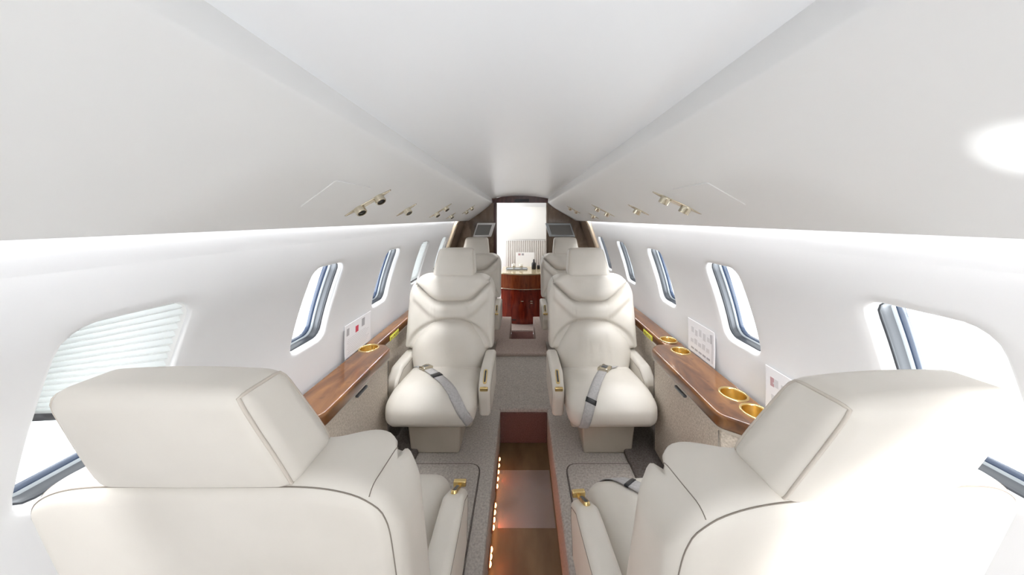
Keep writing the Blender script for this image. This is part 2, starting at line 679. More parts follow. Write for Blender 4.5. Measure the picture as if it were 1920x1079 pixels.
def window_shade(sd, wi, h_bottom, label, skew=0.0):
    """pleated blind pulled down inside the window opening"""
    wy = WIN_Y[wi]
    root = thing('window_shade', label, 'blind', WP(sd, wy, WIN_HC, 0.02))
    inv = -root.location
    A, B, R = WIN_A - 0.0028, WIN_B - 0.0028, WIN_R - 0.0028
    h_top = WIN_HC - B
    def half(h):
        dh = max(0.0, min(R, abs(h - WIN_HC) - (B - R)))
        return A - R + math.sqrt(max(0.0, R * R - dh * dh))
    bm = bmesh.new()
    npl = max(2, int((h_bottom - h_top) / 0.0125))
    rows = []
    for i in range(npl * 2 + 1):
        out = 0.011 if i % 2 == 0 else 0.0185
        row = []
        for j in range(13):
            w = -1 + 2 * j / 12
            h = h_top + (h_bottom + skew * w - h_top) * i / (npl * 2)
            row.append(WP(sd, wy + half(h) * w, h, out) + inv)
        rows.append(row)
    loft(bm, rows, False, False)
    link('pleats', bm, M['shade'], root, smooth=False)
    bm = bmesh.new()
    loops = []
    for j in range(13):
        w = -1 + 2 * j / 12
        h = h_bottom + skew * w
        hw = half(h + 0.012)
        loops.append([WP(sd, wy + hw * w, h + a, o_) + inv for a, o_ in ((0, 0.010), (0.012, 0.010), (0.012, 0.0195), (0, 0.0195))])
    loft(bm, loops)
    link('bottom_rail', bm, M['steel_grey'], root)
    return root


window_shade(-1, 2, 0.370, 'white pleated blind drawn two thirds down the left window beside the near left seat', 0.055)
window_shade(-1, 5, 0.468, 'white pleated blind drawn fully down the left window behind the front left seat')
window_shade(-1, 6, 0.468, 'white pleated blind closed on the farthest left window by the brown bulkhead')

# ------------------------------------------------------------------ overhead panels, ceiling
OVC = -0.012
OV = [(0.335, -0.262), (0.333, -0.225), (0.330, -0.196), (0.332, -0.189), (0.345, -0.177), (0.362, -0.161), (0.374, -0.150), (0.386, -0.140), (0.400, -0.129),
      (0.416, -0.117), (0.45, -0.094), (0.50, -0.061), (0.55, -0.029), (0.60, 0.003), (0.634, 0.025), (0.640, 0.027), (0.645, 0.025), (0.6465, 0.020), (0.645, -0.03), (0.60, -0.06), (0.40, -0.20)]


def ov_x(sd, x):
    return (OVC if sd < 0 else OVC) * 1.0 + sd * x + (0.024 * sstep(0.33, 0.62, x))


def build_overhead(name, sd, label):
    bm = bmesh.new()
    loops = []
    for y in (Y_BACK, 0.0, 0.6, 1.2, 1.8, 2.4, 3.0, Y_BULK - 0.002):
        loops.append([H(ov_x(sd, x), y, h) for x, h in OV])
    loft(bm, loops, True, True)
    o = link(name, bm, M['panel'])
    sharp(o, 50)
    return structure(o, label, 'overhead panel')


build_overhead('trim_1', -1, 'long white overhead service panel running along the left of the ceiling')
build_overhead('trim_2', 1, 'long white overhead service panel running along the right of the ceiling')

bm = bmesh.new()
loops = []
for y in [Y_BACK + (Y_BULK - Y_BACK) * i / 10 for i in range(11)]:
    up, dn = [], []
    for i in range(25):
        x = -0.345 + 0.69 * i / 24
        h = -0.236 - 0.036 * (1 - (x / 0.345) ** 2)
        up.append(H(OVC + x, y, h))
        dn.append(H(OVC + x, y, h - 0.015))
    loops.append(up + list(reversed(dn)))
loft(bm, loops)
structure(sharp(link('ceiling', bm, M['ceiling'])), 'smooth satin white arched ceiling panel down the middle of the cabin', 'ceiling')
# outer skin above the overhead panels
bm = bmesh.new()
loops = []
for y in (Y_BACK, Y_BULK):
    loops.append([H(WALL_CX - 0.62, y, -0.12), H(-0.36, y, -0.275), H(0.0, y, -0.30), H(0.36, y, -0.275), H(WALL_CX + 0.62, y, -0.12),
                  H(WALL_CX + 0.62, y, -0.135), H(0.36, y, -0.29), H(0.0, y, -0.315), H(-0.36, y, -0.29), H(WALL_CX - 0.62, y, -0.135)])
loft(bm, loops)
structure(link('trim_3', bm, M['panel'], smooth=False), 'outer roof lining above the overhead panels', 'ceiling')

# wall behind the camera
bm = bmesh.new()
rbox(bm, (0.95 - 0.10, 0.04, 1.9), (-0.95 + 0.425, Y_BACK - 0.02, 0.85), 0.002)
rbox(bm, (0.95 - 0.54, 0.04, 1.9), (0.95 - 0.205, Y_BACK - 0.02, 0.85), 0.002)
rbox(bm, (0.64, 0.04, 0.40), (0.22, Y_BACK - 0.02, 1.75), 0.002)  # the gap below is added to let fill light in
structure(link('wall_back', bm, M['wall'], smooth=False), 'plain off-white rear cabin partition behind the camera', 'wall')

# ------------------------------------------------------------------ floor
WL, WR = -0.128, 0.160        # dropped aisle
Y_STEP, Y_STEP2, Y_WELL = 1.81, 2.50, 2.81
bm = bmesh.new()
# left and right platforms with rounded aisle edge, and the front platform
rbox(bm, (0.88 + WL, Y_STEP - Y_BACK + 0.2, 0.215), ((-0.88 + WL) / 2, (Y_STEP + Y_BACK) / 2 + 0.1, 0.0925), 0.012)
rbox(bm, (0.90 - WR, Y_STEP - Y_BACK + 0.2, 0.215), ((0.90 + WR) / 2, (Y_STEP + Y_BACK) / 2 + 0.1, 0.0925), 0.012)
rbox(bm, (1.76, Y_WELL - Y_STEP, 0.218), (0.01, (Y_STEP + Y_WELL) / 2, 0.094), 0.012)
structure(link('floor', bm, M['carpet']), 'taupe grey carpeted seat platforms either side of the aisle and up to the front step', 'floor')
fl = bpy.data.objects['floor']
bm = bmesh.new()
rbox(bm, (1.9, Y_BULK - Y_BACK, 0.02), (0.0, (Y_BULK + Y_BACK) / 2, -0.010), 0.001)
link('aisle_floor', bm, M['aisle'], fl, False, label='olive brown sunken aisle floor')
bm = bmesh.new()
rbox(bm, (0.46, Y_WELL - Y_STEP2, 0.028), (0.0, (Y_STEP2 + Y_WELL) / 2, 0.215), 0.010)
link('step_pad', bm, M['carpet_pale'], fl, True, label='paler rose beige carpet on the raised step')
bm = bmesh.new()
rbox(bm, (WR - WL - 0.002, 0.012, 0.185), ((WL + WR) / 2, Y_STEP - 0.0035, 0.0925), 0.005)  # thin slab whose colour carries the red glow on the step
link('step_riser_glow', bm, M['carpet_red_and_glow'], fl, label='step face carpet with the red light glow painted into its colour')
for sd in (-1, 1):
    bm = bmesh.new()
    rbox(bm, (0.34, 1.0, 0.030), (sd * 0.685, 1.30, FLOOR + 0.012), 0.012)  # slightly raised strip, darker than the platform around it
    link('outboard_strip', bm, M['carpet_dark'], fl, True, label='raised darker strip beside the sidewall')
# forward well and vestibule floor
bm = bmesh.new()
rbox(bm, (1.9, Y_END - 3.56, 0.03), (0, (Y_END + 3.56) / 2, 0.005), 0.004)
link('entry_floor', bm, M['carpet_pale'], fl, False, label='pale carpet in the entry')
for x0, x1 in ((-0.86, -0.115), (0.145, 0.86)):
    bm = bmesh.new()
    rbox(bm, (x1 - x0, 3.56 - Y_WELL, 0.19), ((x0 + x1) / 2, (3.56 + Y_WELL) / 2, 0.095), 0.010)
    link('well_side', bm, M['carpet_pale'], fl)
bm = bmesh.new()
rbox(bm, (0.258, 3.555 - Y_WELL, 0.012), (0.015, (3.555 + Y_WELL) / 2, 0.005), 0.003)
link('well_mat', bm, M['carpet_red_and_glow'], fl, True, label='red brown carpet in the sunken well')
# mats under the near seats
for sd in (-1, 1):
    x_in = 0.195 if sd < 0 else 0.215
    poly = smooth_poly([(sd * x_in, 0.30), (sd * 0.62, 0.30), (sd * 0.62, 1.40), (sd * x_in, 1.40)], 0.05)
    bm = bmesh.new()
    slab(bm, poly, FLOOR - 0.002, FLOOR + 0.010, 0.004, 3)
    m_ = thing('floor_mat', 'rounded grey carpet mat under the near %s seat' % ('left' if sd < 0 else 'right'), 'mat', (0, 0, 0))
    link('mat_pile', bm, M['carpet'], m_)
    bm = bmesh.new()
    tube(bm, [(p.x, p.y, FLOOR + 0.003) for p in inset_poly(poly, -0.003)], 0.004, 6, True)
    link('mat_binding', bm, M['carpet_dark'], m_)
# clear protective film over the middle of the aisle floor, grey reflections painted in
m_, nt, b_ = new_mat('film_with_painted_haze')
b_.inputs['Base Color'].default_value = (0.62, 0.60, 0.60, 1)
b_.inputs['Roughness'].default_value = 0.28
nz = nt.nodes.new('ShaderNodeTexNoise'); nz.inputs['Scale'].default_value = 7.0; nz.inputs['Detail'].default_value = 1.0
tcx = nt.nodes.new('ShaderNodeTexCoord'); nt.links.new(tcx.outputs['Object'], nz.inputs['Vector'])
mr = nt.nodes.new('ShaderNodeMapRange'); mr.inputs[1].default_value = 0.3; mr.inputs[2].default_value = 0.75; mr.inputs[3].default_value = 0.14; mr.inputs[4].default_value = 0.32
nt.links.new(nz.outputs['Fac'], mr.inputs[0]); nt.links.new(mr.outputs[0], b_.inputs['Alpha'])
bp = nt.nodes.new('ShaderNodeBump'); bp.inputs['Strength'].default_value = 0.25; bp.inputs['Distance'].default_value = 0.01
nt.links.new(nz.outputs['Fac'], bp.inputs['Height']); nt.links.new(bp.outputs[0], b_.inputs['Normal'])
bm = bmesh.new()
rbox(bm, (WR - WL - 0.012, 0.30, 0.002), ((WL + WR) / 2, 1.455, 0.0015), 0.0008)
o = link('floor_film', bm, m_, None, False)
o['label'] = 'protective film with grey reflections painted in, lying across the brown aisle floor'
o['category'] = 'floor covering'

# risers along the aisle are the platform sides; amber light strips on the left one
for k, (ya, yb, nb) in enumerate(((1.435, 1.64, 5), (1.245, 1.375, 4), (1.115, 1.19, 3), (0.93, 1.06, 4))):
    where = ['farthest of the row, by the front step', 'second from the step', 'third from the step', 'nearest the camera'][k]
    st = thing('aisle_light_strip', 'amber light strip on the left riser, %s' % where, 'strip light', (WL + 0.002, ya, 0.05), 0, 'amber aisle light strips')
    gl_ = area_light('aisle_glow', (WL + 0.022, (ya + yb) / 2, 0.06), (WR, (ya + yb) / 2 + 0.06, 0.08), 0.02, yb - ya, 0.05, (1.0, 0.16, 0.08))
    bm = bmesh.new()
    rbox(bm, (0.006, yb - ya, 0.022), (0.003, (yb - ya) / 2, 0.0), 0.002)
    link('channel', bm, M['led_base'], st)
    for i in range(nb):
        bm = bmesh.new()
        y = (yb - ya) * (i + 0.5) / nb
        lathe(bm, [(0.0, -0.010), (0.004, -0.008), (0.006, -0.003), (0.006, 0.003), (0.004, 0.008), (0.0, 0.010)], 10, Matrix.Translation((0.006, y, 0.0)) @ Matrix.Rotation(math.pi / 2, 4, 'X'))
        link('bulb', bm, M['led'], st)


# ------------------------------------------------------------------ seats
def v_front(z):
    return -0.235 * (z - 0.40)


def cushion_rb():
    def f(p):
        x, y, z = p
        t = (y + 0.02) / 0.42
        top = sstep(0.20, 0.33, z)
        z2 = z + top * (0.045 * t - 0.040) + top * 0.010 * (1 - (x / 0.21) ** 2) * math.sin(math.pi * max(0, min(1, t)))
        # waterfall front
        fr = sstep(0.62, 1.0, t)
        z2 -= top * 0.028 * fr * fr
        y2 = y + 0.018 * sstep(0.2, 0.5, t) * math.sin(math.pi * max(0.0, min(1.0, (z - 0.19) / 0.17))) * (1 - 0.5 * (x / 0.22) ** 4)
        x2 = x * (1 + 0.015 * math.sin(math.pi * max(0, min(1, (z - 0.19) / 0.17))) + 0.015 * math.sin(math.pi * max(0, min(1, t))))
        # cross seam between the rear and front upholstery
        g = math.exp(-((y - 0.10 - 0.02 * (x / 0.2) ** 2) / 0.006) ** 2)
        z2 -= top * 0.005 * g
        return (x2, y2, z2)
    return RBox((0.418, 0.42, 0.165), (0, 0.19, 0.272), 0.055, 0.009, f, 5)


BT, BZ0, BZ1 = 0.106, 0.392, 0.822        # backrest pad


def crescent(x):
    a = abs(x)
    return 0.655 + 0.125 * sstep(0.06, 0.26, a) * (a / 0.23) ** 0.6 if a > 0.06 else 0.655


def back_deform(p):
    x, y, z = p
    front = sstep(-0.02, 0.04, y)
    rear = sstep(0.0, -0.045, y) if False else sstep(0.0, 0.045, -y)
    a = abs(x)
    hw = 0.265
    # shoulders
    t = max(0.0, min(1.0, (a - (hw - 0.115)) / 0.115))
    drop = (0.085 + 0.045 * sstep(-0.05, 0.045, y)) * (1 - math.sqrt(max(0.0, 1 - t * t * 0.97)))
    zz = BZ0 + (z - BZ0) * (BZ1 - drop - BZ0) / (BZ1 - BZ0)
    # wings curl forward a touch, rear face bulges
    dy = front * 0.022 * sstep(0.12, 0.26, a)
    dy -= rear * 0.014 * (1 - (x / hw) ** 2) * (1 - ((zz - 0.58) / 0.26) ** 2)
    # puffy panels and creases on the front
    if front > 0:
        c = crescent(x)
        fade = 1 - sstep(0.225, 0.25, a)
        d = zz - c
        dy -= front * 0.034 * fade * math.exp(-(d / 0.0085) ** 2)
        dy += front * 0.010 * fade * (sstep(0.0, 0.05, d) - sstep(0.06, 0.14, d)) * 1.6
        dy += front * 0.008 * fade * sstep(0.0, 0.04, -d) * (1 - sstep(0.07, 0.11, -d)) * 1.7
        # hollow around the lumbar pad
        lw = 0.226 * math.sqrt(max(0.0, 1 - ((zz - 0.40) / 0.148) ** 2)) if abs(zz - 0.40) < 0.148 else 0.0
        rr = math.hypot(x / 0.238, (zz - 0.40) / 0.156)
        dy -= front * 0.020 * math.exp(-((rr - 1.0) / 0.06) ** 2)
        if 0.52 < zz < c:
            dy -= front * 0.004 * (math.exp(-((a - 0.105) / 0.003) ** 2) + math.exp(-((a - 0.117) / 0.003) ** 2)) * sstep(0.0, 0.02, c - zz)
    return (x, y + dy + v_front(zz) - BT / 2, zz)


def backrest_rb():
    return RBox((0.53, BT, BZ1 - BZ0), (0, 0, (BZ0 + BZ1) / 2), 0.034, 0.0075, back_deform, 5)


HT, HZ0, HZ1 = 0.098, 0.803, 0.982


def head_deform(p):
    x, y, z = p
    t = (z - HZ0) / (HZ1 - HZ0)
    w = 1.0 - 0.15 * sstep(0.0, 1.15, t)
    y2 = y * (1.0 - 0.24 * t)
    rear = sstep(0.0, 0.03, -y)
    front = sstep(0.0, 0.03, y)
    bul = (1 - (x / 0.14) ** 2) * (1 - (2 * t - 1) ** 2)
    y2 -= rear * 0.008 * bul
    y2 += front * 0.010 * bul
    y2 += -0.152 - 0.43 * (z - HZ0)
    return (x * w, y2, z - 0.004 * (x / 0.13) ** 2 * t)


def headrest_rb():
    return RBox((0.275, HT, HZ1 - HZ0), (0, 0, (HZ0 + HZ1) / 2), 0.027, 0.012, head_deform, 5)


def lumbar_bm(variant):
    bm = bmesh.new()
    prof = [(0.245, 0.150), (0.262, 0.182), (0.30, 0.205), (0.35, 0.222), (0.40, 0.226), (0.44, 0.212), (0.48, 0.182), (0.51, 0.150), (0.538, 0.118), (0.546, 0.075)]
    right = [(w, z) for z, w in prof]
    outline = right + [(-w, z) for w, z in reversed(right)]
    outline = smooth_poly(outline, 0.02, 3)
    cz = 0.39
    R = 16
    cen = bm.verts.new((0, 0, cz))
    rings = []
    for i in range(1, R + 1):
        s = i / R
        rings.append([bm.verts.new((p.x * s, 0, cz + (p.y - cz) * s)) for p in outline])
    n_ = len(outline)
    for i in range(n_):
        bm.faces.new((cen, rings[0][i], rings[0][(i + 1) % n_]))
    for a, b in zip(rings, rings[1:]):
        for i in range(n_):
            bm.faces.new((a[i], a[(i + 1) % n_], b[(i + 1) % n_], b[i]))

    def put(v, s):
        x, z = v.co.x, v.co.z
        bul = 0.084 * (1 - s ** 6) ** 0.62
        cr = 0.0
        if variant == 0:
            cr = 0.004 * math.exp(-((x + 0.012 * math.sin(z * 40)) / 0.012) ** 2) * sstep(0.47, 0.40, z) if False else 0.0035 * math.exp(-((x + 0.008 * math.sin(z * 40)) / 0.010) ** 2)
            cr += 0.003 * math.exp(-((abs(x) - 0.085 - 0.25 * (z - 0.30)) / 0.012) ** 2) * (1 - sstep(0.28, 0.36, z))
        else:
            for cx_ in (-0.075, -0.02, 0.045, 0.10):
                w_ = cx_ * (0.75 + 0.9 * (0.54 - z))
                cr += 0.0055 * math.exp(-((x - w_) / 0.008) ** 2) * sstep(0.26, 0.40, z)
        v.co.y = v_front(z) - 0.012 + bul - cr * (1 - s ** 4) + 0.02 * sstep(0.36, 0.25, z) * 0
    put(cen, 0)
    for i, ring in enumerate(rings):
        for v in ring:
            put(v, (i + 1) / R)
    # back skirt
    last = rings[-1]
    bk = [bm.verts.new((v.co.x, v.co.y - 0.03, v.co.z)) for v in last]
    for i in range(n_):
        bm.faces.new((last[i], last[(i + 1) % n_], bk[(i + 1) % n_], bk[i]))
    bm.faces.new(bk)
    return bm


def ribbon_bm(bvh, guide, width, lift=0.004, th=0.0022, lo=0.0, hi=1.0):
    pts = [Vector(p) for p in guide]
    seg = []
    for a, b in zip(pts, pts[1:]):
        for i in range(10):
            seg.append(a.lerp(b, i / 10))
    seg.append(pts[-1])
    for _ in range(6):
        seg = [seg[0]] + [(seg[i - 1] + seg[i] * 2 + seg[i + 1]) / 4 for i in range(1, len(seg) - 1)] + [seg[-1]]
    cut = seg[int(lo * (len(seg) - 1)):int(hi * (len(seg) - 1)) + 1]
    loops = []
    for i, p in enumerate(cut):
        t = (cut[min(i + 1, len(cut) - 1)] - cut[max(i - 1, 0)]).normalized()
        loc, nor, _, _ = bvh.find_nearest(p)
        b = t.cross(nor).normalized()
        rows = []
        for u in (-1, -0.5, 0, 0.5, 1):
            l2, n2, _, _ = bvh.find_nearest(loc + b * (u * width / 2) + nor * 0.01)
            rows.append((l2, n2))
        top = [l + n_ * (lift + th) for l, n_ in rows]
        bot = [l + n_ * lift for l, n_ in reversed(rows)]
        loops.append(top + bot)
    bm = bmesh.new()
    loft(bm, loops)
    mid = cut[len(cut) // 2]
    return bm


SEAT_MESH = {}


def mesh_once(key, make, mat, smooth=True):
    if key not in SEAT_MESH:
        bm = make()
        me = bpy.data.meshes.new(key)
        bmesh.ops.recalc_face_normals(bm, faces=bm.faces)
        bm.to_mesh(me)
        bm.free()
        for p in me.polygons:
            p.use_smooth = smooth and len(p.vertices) <= 4
        me.materials.append(mat)
        SEAT_MESH[key] = me
    return SEAT_MESH[key]


def part(name, me, parent, **props):
    o = bpy.data.objects.new(name, me)
    COL.objects.link(o)
    o.parent = parent
    for k, v in props.items():
        o[k] = v
    return o


def one(rb):
    def f():
        bm = bmesh.new()
        rb().add(bm)
        return bm
    return f


def back_seams():
    bm = bmesh.new()
    rb = backrest_rb()
    sx, sy, sz = rb.s / 2
    path = []
    N_ = 26
    zs = [-sz + 0.03 + (2 * sz - 0.03) * i / N_ for i in range(N_ + 1)]
    for z in zs:
        path.append((-sx + 0.004, -sy, z))
    for i in range(1, 50):
        path.append((-sx + 0.004 + (2 * sx - 0.008) * i / 50, -sy, sz - 0.004))
    for z in reversed(zs):
        path.append((sx - 0.004, -sy, z))
    out = []
    for p in path:
        q = rb.map(p)
        if not out or (q - out[-1]).length > 0.003:
            out.append(q)
    for _ in range(14):
        out = [out[0]] + [(out[i - 1] + out[i] * 2 + out[i + 1]) / 4 for i in range(1, len(out) - 1)] + [out[-1]]
    me = SEAT_MESH['backrest']
    bv = BVHTree.FromPolygons([v.co for v in me.vertices], [p.vertices for p in me.polygons])
    out = [(lambda h: h[0] + h[1] * 0.0002)(bv.find_nearest(q)) for q in out]
    for _ in range(2):
        out = [out[0]] + [(out[i - 1] + out[i] * 2 + out[i + 1]) / 4 for i in range(1, len(out) - 1)] + [out[-1]]
    out = [(lambda h: h[0] + h[1] * 0.0003)(bv.find_nearest(q)) for q in out]
    tube(bm, out, 0.0009, 5)
    return bm


def shoulder_seams(sg):
    bm = bmesh.new()
    rb = backrest_rb()
    sx, sy, sz = rb.s / 2
    for sg in (sg,):
        pts = [rb.map((sg * (sx - 0.035), -sy + 2 * sy * i / 14, sz)) for i in range(15)]
        tube(bm, pts, 0.0008, 5)
    return bm


def head_piping(sg):
    bm = bmesh.new()
    rb = headrest_rb()
    sx, sy, sz = rb.s / 2
    for sg in (sg,):
        path = []
        for i in range(12): path.append((sg * sx, -sy, -sz + 2 * sz * i / 12))
        for i in range(8): path.append((sg * sx, -sy + 2 * sy * i / 8, sz))
        for i in range(12): path.append((sg * sx, sy, sz - 2 * sz * i / 12))
        for i in range(8): path.append((sg * sx, sy - 2 * sy * i / 8, -sz))
        tube(bm, [rb.map(p) for p in path], 0.0022, 6, True)
    return bm


def arm_deform(p):
    x, y, z = p
    t = (y - 0.0) / 0.33
    low = sstep(0.33, 0.20, z) if False else 1 - sstep(0.20, 0.33, z)
    y2 = y - 0.02 * low * sstep(0.5, 1.0, t)
    z2 = z + 0.012 * sstep(0.25, 0.0, t) * 0
    x2 = x * (1 - 0.10 * sstep(0.55, 1.0, t))
    return (x2, y2, z2 - 0.052 * max(0.0, (t - 0.72) / 0.24) * sstep(0.25, 0.385, z))


def arm_bm():
    bm = bmesh.new()
    RBox((0.066, 0.335, 0.205), (0, 0.150, 0.290), 0.020, 0.02, arm_deform, 4).add(bm)
    return bm


def arm_seam(sx):
    bm = bmesh.new()
    for sx in (sx,):
        rb = RBox((0.066, 0.335, 0.205), (0, 0.150, 0.290), 0.020, 0.02, arm_deform, 4)
        pts = [rb.map((sx * 0.033, -0.155 + 0.30 * i / 16, 0.1025 - 0.020)) for i in range(17)]
        pts += [rb.map((sx * 0.033, 0.15, 0.08 - 0.18 * i / 10)) for i in range(1, 10)]
        tube(bm, pts, 0.0012, 5)
    return bm


BVH = {}


def cabin_seat(x, y, rz, s, label, variant, guide=None, buckle_at=0.22, tab_at=0.4, inner=True):
    root = thing('cabin_seat', label, 'seat', (x, y, FLOOR), rz, 'cream leather club seats')
    L_ = M['leather']
    # pedestal and seat pan
    def ped():
        bm = bmesh.new()
        rbox(bm, (0.27, 0.34, 0.20), (0, 0.14, 0.10), 0.012, 0.1, lambda p: (p.x * (1 - 0.10 * (0.2 - p.z) / 0.2), p.y - 0.02 * (0.2 - p.z) / 0.2, p.z))
        return bm
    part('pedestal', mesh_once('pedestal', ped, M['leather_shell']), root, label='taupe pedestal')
    def pan():
        bm = bmesh.new()
        rbox(bm, (0.39, 0.37, 0.03), (0, 0.17, 0.190), 0.012)
        return bm
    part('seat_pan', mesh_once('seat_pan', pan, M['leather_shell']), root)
    cu = part('seat_cushion', mesh_once('seat_cushion', one(cushion_rb), L_), root)
    bk = part('backrest', mesh_once('backrest', one(backrest_rb), L_), root)
    part('edge_stitching', mesh_once('edge_stitching', back_seams, M['stitch']), bk)
    for q in (-1, 1):
        part('shoulder_stitching', mesh_once('shoulder_stitching_%d' % q, lambda: shoulder_seams(q), M['stitch']), bk)
    def shell():
        bm = bmesh.new()
        RBox((0.450, 0.080, 0.30), (0, 0, 0.31), 0.03, 0.04, lambda p: (p.x, p.y + v_front(p.z) - 0.062, p.z), 4).add(bm)
        return bm
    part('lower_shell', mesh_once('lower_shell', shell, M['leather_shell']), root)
    part('lumbar_pad', mesh_once('lumbar_pad_%d' % variant, lambda: lumbar_bm(variant), L_), root)
    hd = part('headrest', mesh_once('headrest', one(headrest_rb), L_), root)
    for q in (-1, 1):
        part('piping', mesh_once('piping_%d' % q, lambda: head_piping(q), M['piping']), hd)
    for sg in (1, -1):
        am = part('armrest', mesh_once('armrest', arm_bm, L_), root)
        am.location = (sg * s * (0.25 if sg > 0 else 0.238), 0 if sg > 0 else -0.070, 0 if sg > 0 else -0.01)
        for q in (-1, 1):
            part('arm_stitching', mesh_once('arm_stitching_%d' % q, lambda: arm_seam(q), M['stitch']), am)
        if sg > 0:
            def on_slope(bm_):
                # slope at the front end of the armrest
                bmesh.ops.rotate(bm_, verts=bm_.verts, cent=(0, 0, 0), matrix=Matrix.Rotation(math.radians(-33), 3, 'X'))
                bmesh.ops.translate(bm_, verts=bm_.verts, vec=(0, 0.270, 0.3775))
                return bm_
            def lever():
                bm = bmesh.new()
                rbox(bm, (0.040, 0.014, 0.018), (0, 0.326, 0.345), 0.004)
                rbox(bm, (0.012, 0.02, 0.008), (0, 0.314, 0.342), 0.003)
                return bm
            part('recline_lever', mesh_once('recline_lever', lever, M['brass']), am, label='brass recline lever')
            def plate():
                bm = bmesh.new()
                slab(bm, smooth_poly([(-0.009, -0.036), (0.009, -0.036), (0.009, 0.036), (-0.009, 0.036)], 0.008, 4), -0.006, 0.0028, 0.001, 2)
                return on_slope(bm)
            part('lever_plate', mesh_once('lever_plate', plate, M['brass']), am, label='brass slot plate')
            def slot():
                bm = bmesh.new()
                slab(bm, smooth_poly([(-0.0045, -0.030), (0.0045, -0.030), (0.0045, 0.030), (-0.0045, 0.030)], 0.004, 3), 0.0, 0.0036, 0.0005, 2)
                return on_slope(bm)
            part('lever_slot', mesh_once('lever_slot', slot, M['dark_slot']), am, label='dark slot')
    if guide:
        if 'c' not in BVH:
            me = cu.data
            BVH['c'] = BVHTree.FromPolygons([v.co for v in me.vertices], [p.vertices for p in me.polygons])
        bv = BVH['c']
        sb = link('seat_belt', ribbon_bm(bv, guide, 0.046), M['belt'], root, label='grey webbing lap belt')
        bm = ribbon_bm(bv, guide, 0.056, 0.003, 0.014, buckle_at - 0.05, buckle_at + 0.05)
        link('buckle', bm, M['champagne'], sb, label='metal buckle')
        bm = ribbon_bm(bv, guide, 0.030, 0.004, 0.0145, buckle_at - 0.025, buckle_at + 0.025)
        link('buckle_face', bm, M['steel_grey'], sb)
        bm = ribbon_bm(bv, guide, 0.050, 0.0035, 0.0045, tab_at - 0.02, tab_at + 0.02 + (0.02 if variant else 0))
        link('belt_adjuster', bm, M['black'], sb, label='black adjuster')
    return root


PI = math.pi
cabin_seat(-0.443, 0.600, 0.0, 1, 'cream leather seat seen from behind at near left, beside the half drawn blind', 0,
           [(0.13, 0.05, 0.32), (0.10, 0.20, 0.36), (0.075, 0.34, 0.36), (0.03, 0.41, 0.27)], 0.15, 0.6)
cabin_seat(0.452, 0.588, math.radians(5.0), -1, 'cream leather seat seen from behind at near right, its back lit bright white', 1,
           [(0.14, 0.03, 0.33), (0.03, 0.20, 0.36), (-0.07, 0.33, 0.36), (-0.14, 0.41, 0.27)], 0.3, 0.72)
cabin_seat(-0.432, 1.760, PI, -1, 'cream leather seat facing aft at front left, belt crossing to its aisle side', 0,
           [(0.174, 0.05, 0.31), (0.085, 0.13, 0.34), (-0.06, 0.30, 0.36), (-0.15, 0.40, 0.30), (-0.20, 0.40, 0.22)], 0.20, 0.38)
cabin_seat(0.435, 1.760, PI, 1, 'cream leather seat facing aft at front right with pleated lumbar pad', 1,
           [(-0.15, 0.04, 0.31), (-0.03, 0.12, 0.34), (0.085, 0.35, 0.35), (0.13, 0.41, 0.28), (0.155, 0.40, 0.20)], 0.26, 0.62)
cabin_seat(-0.468, 2.890, PI, -1, 'cream leather seat far left in front of the brown bulkhead, left of doorway', 0)
cabin_seat(0.465, 2.890, PI, 1, 'cream leather seat far right in front of the brown bulkhead, right of doorway', 0)


# ------------------------------------------------------------------ side ledges
TOP_H = 0.65


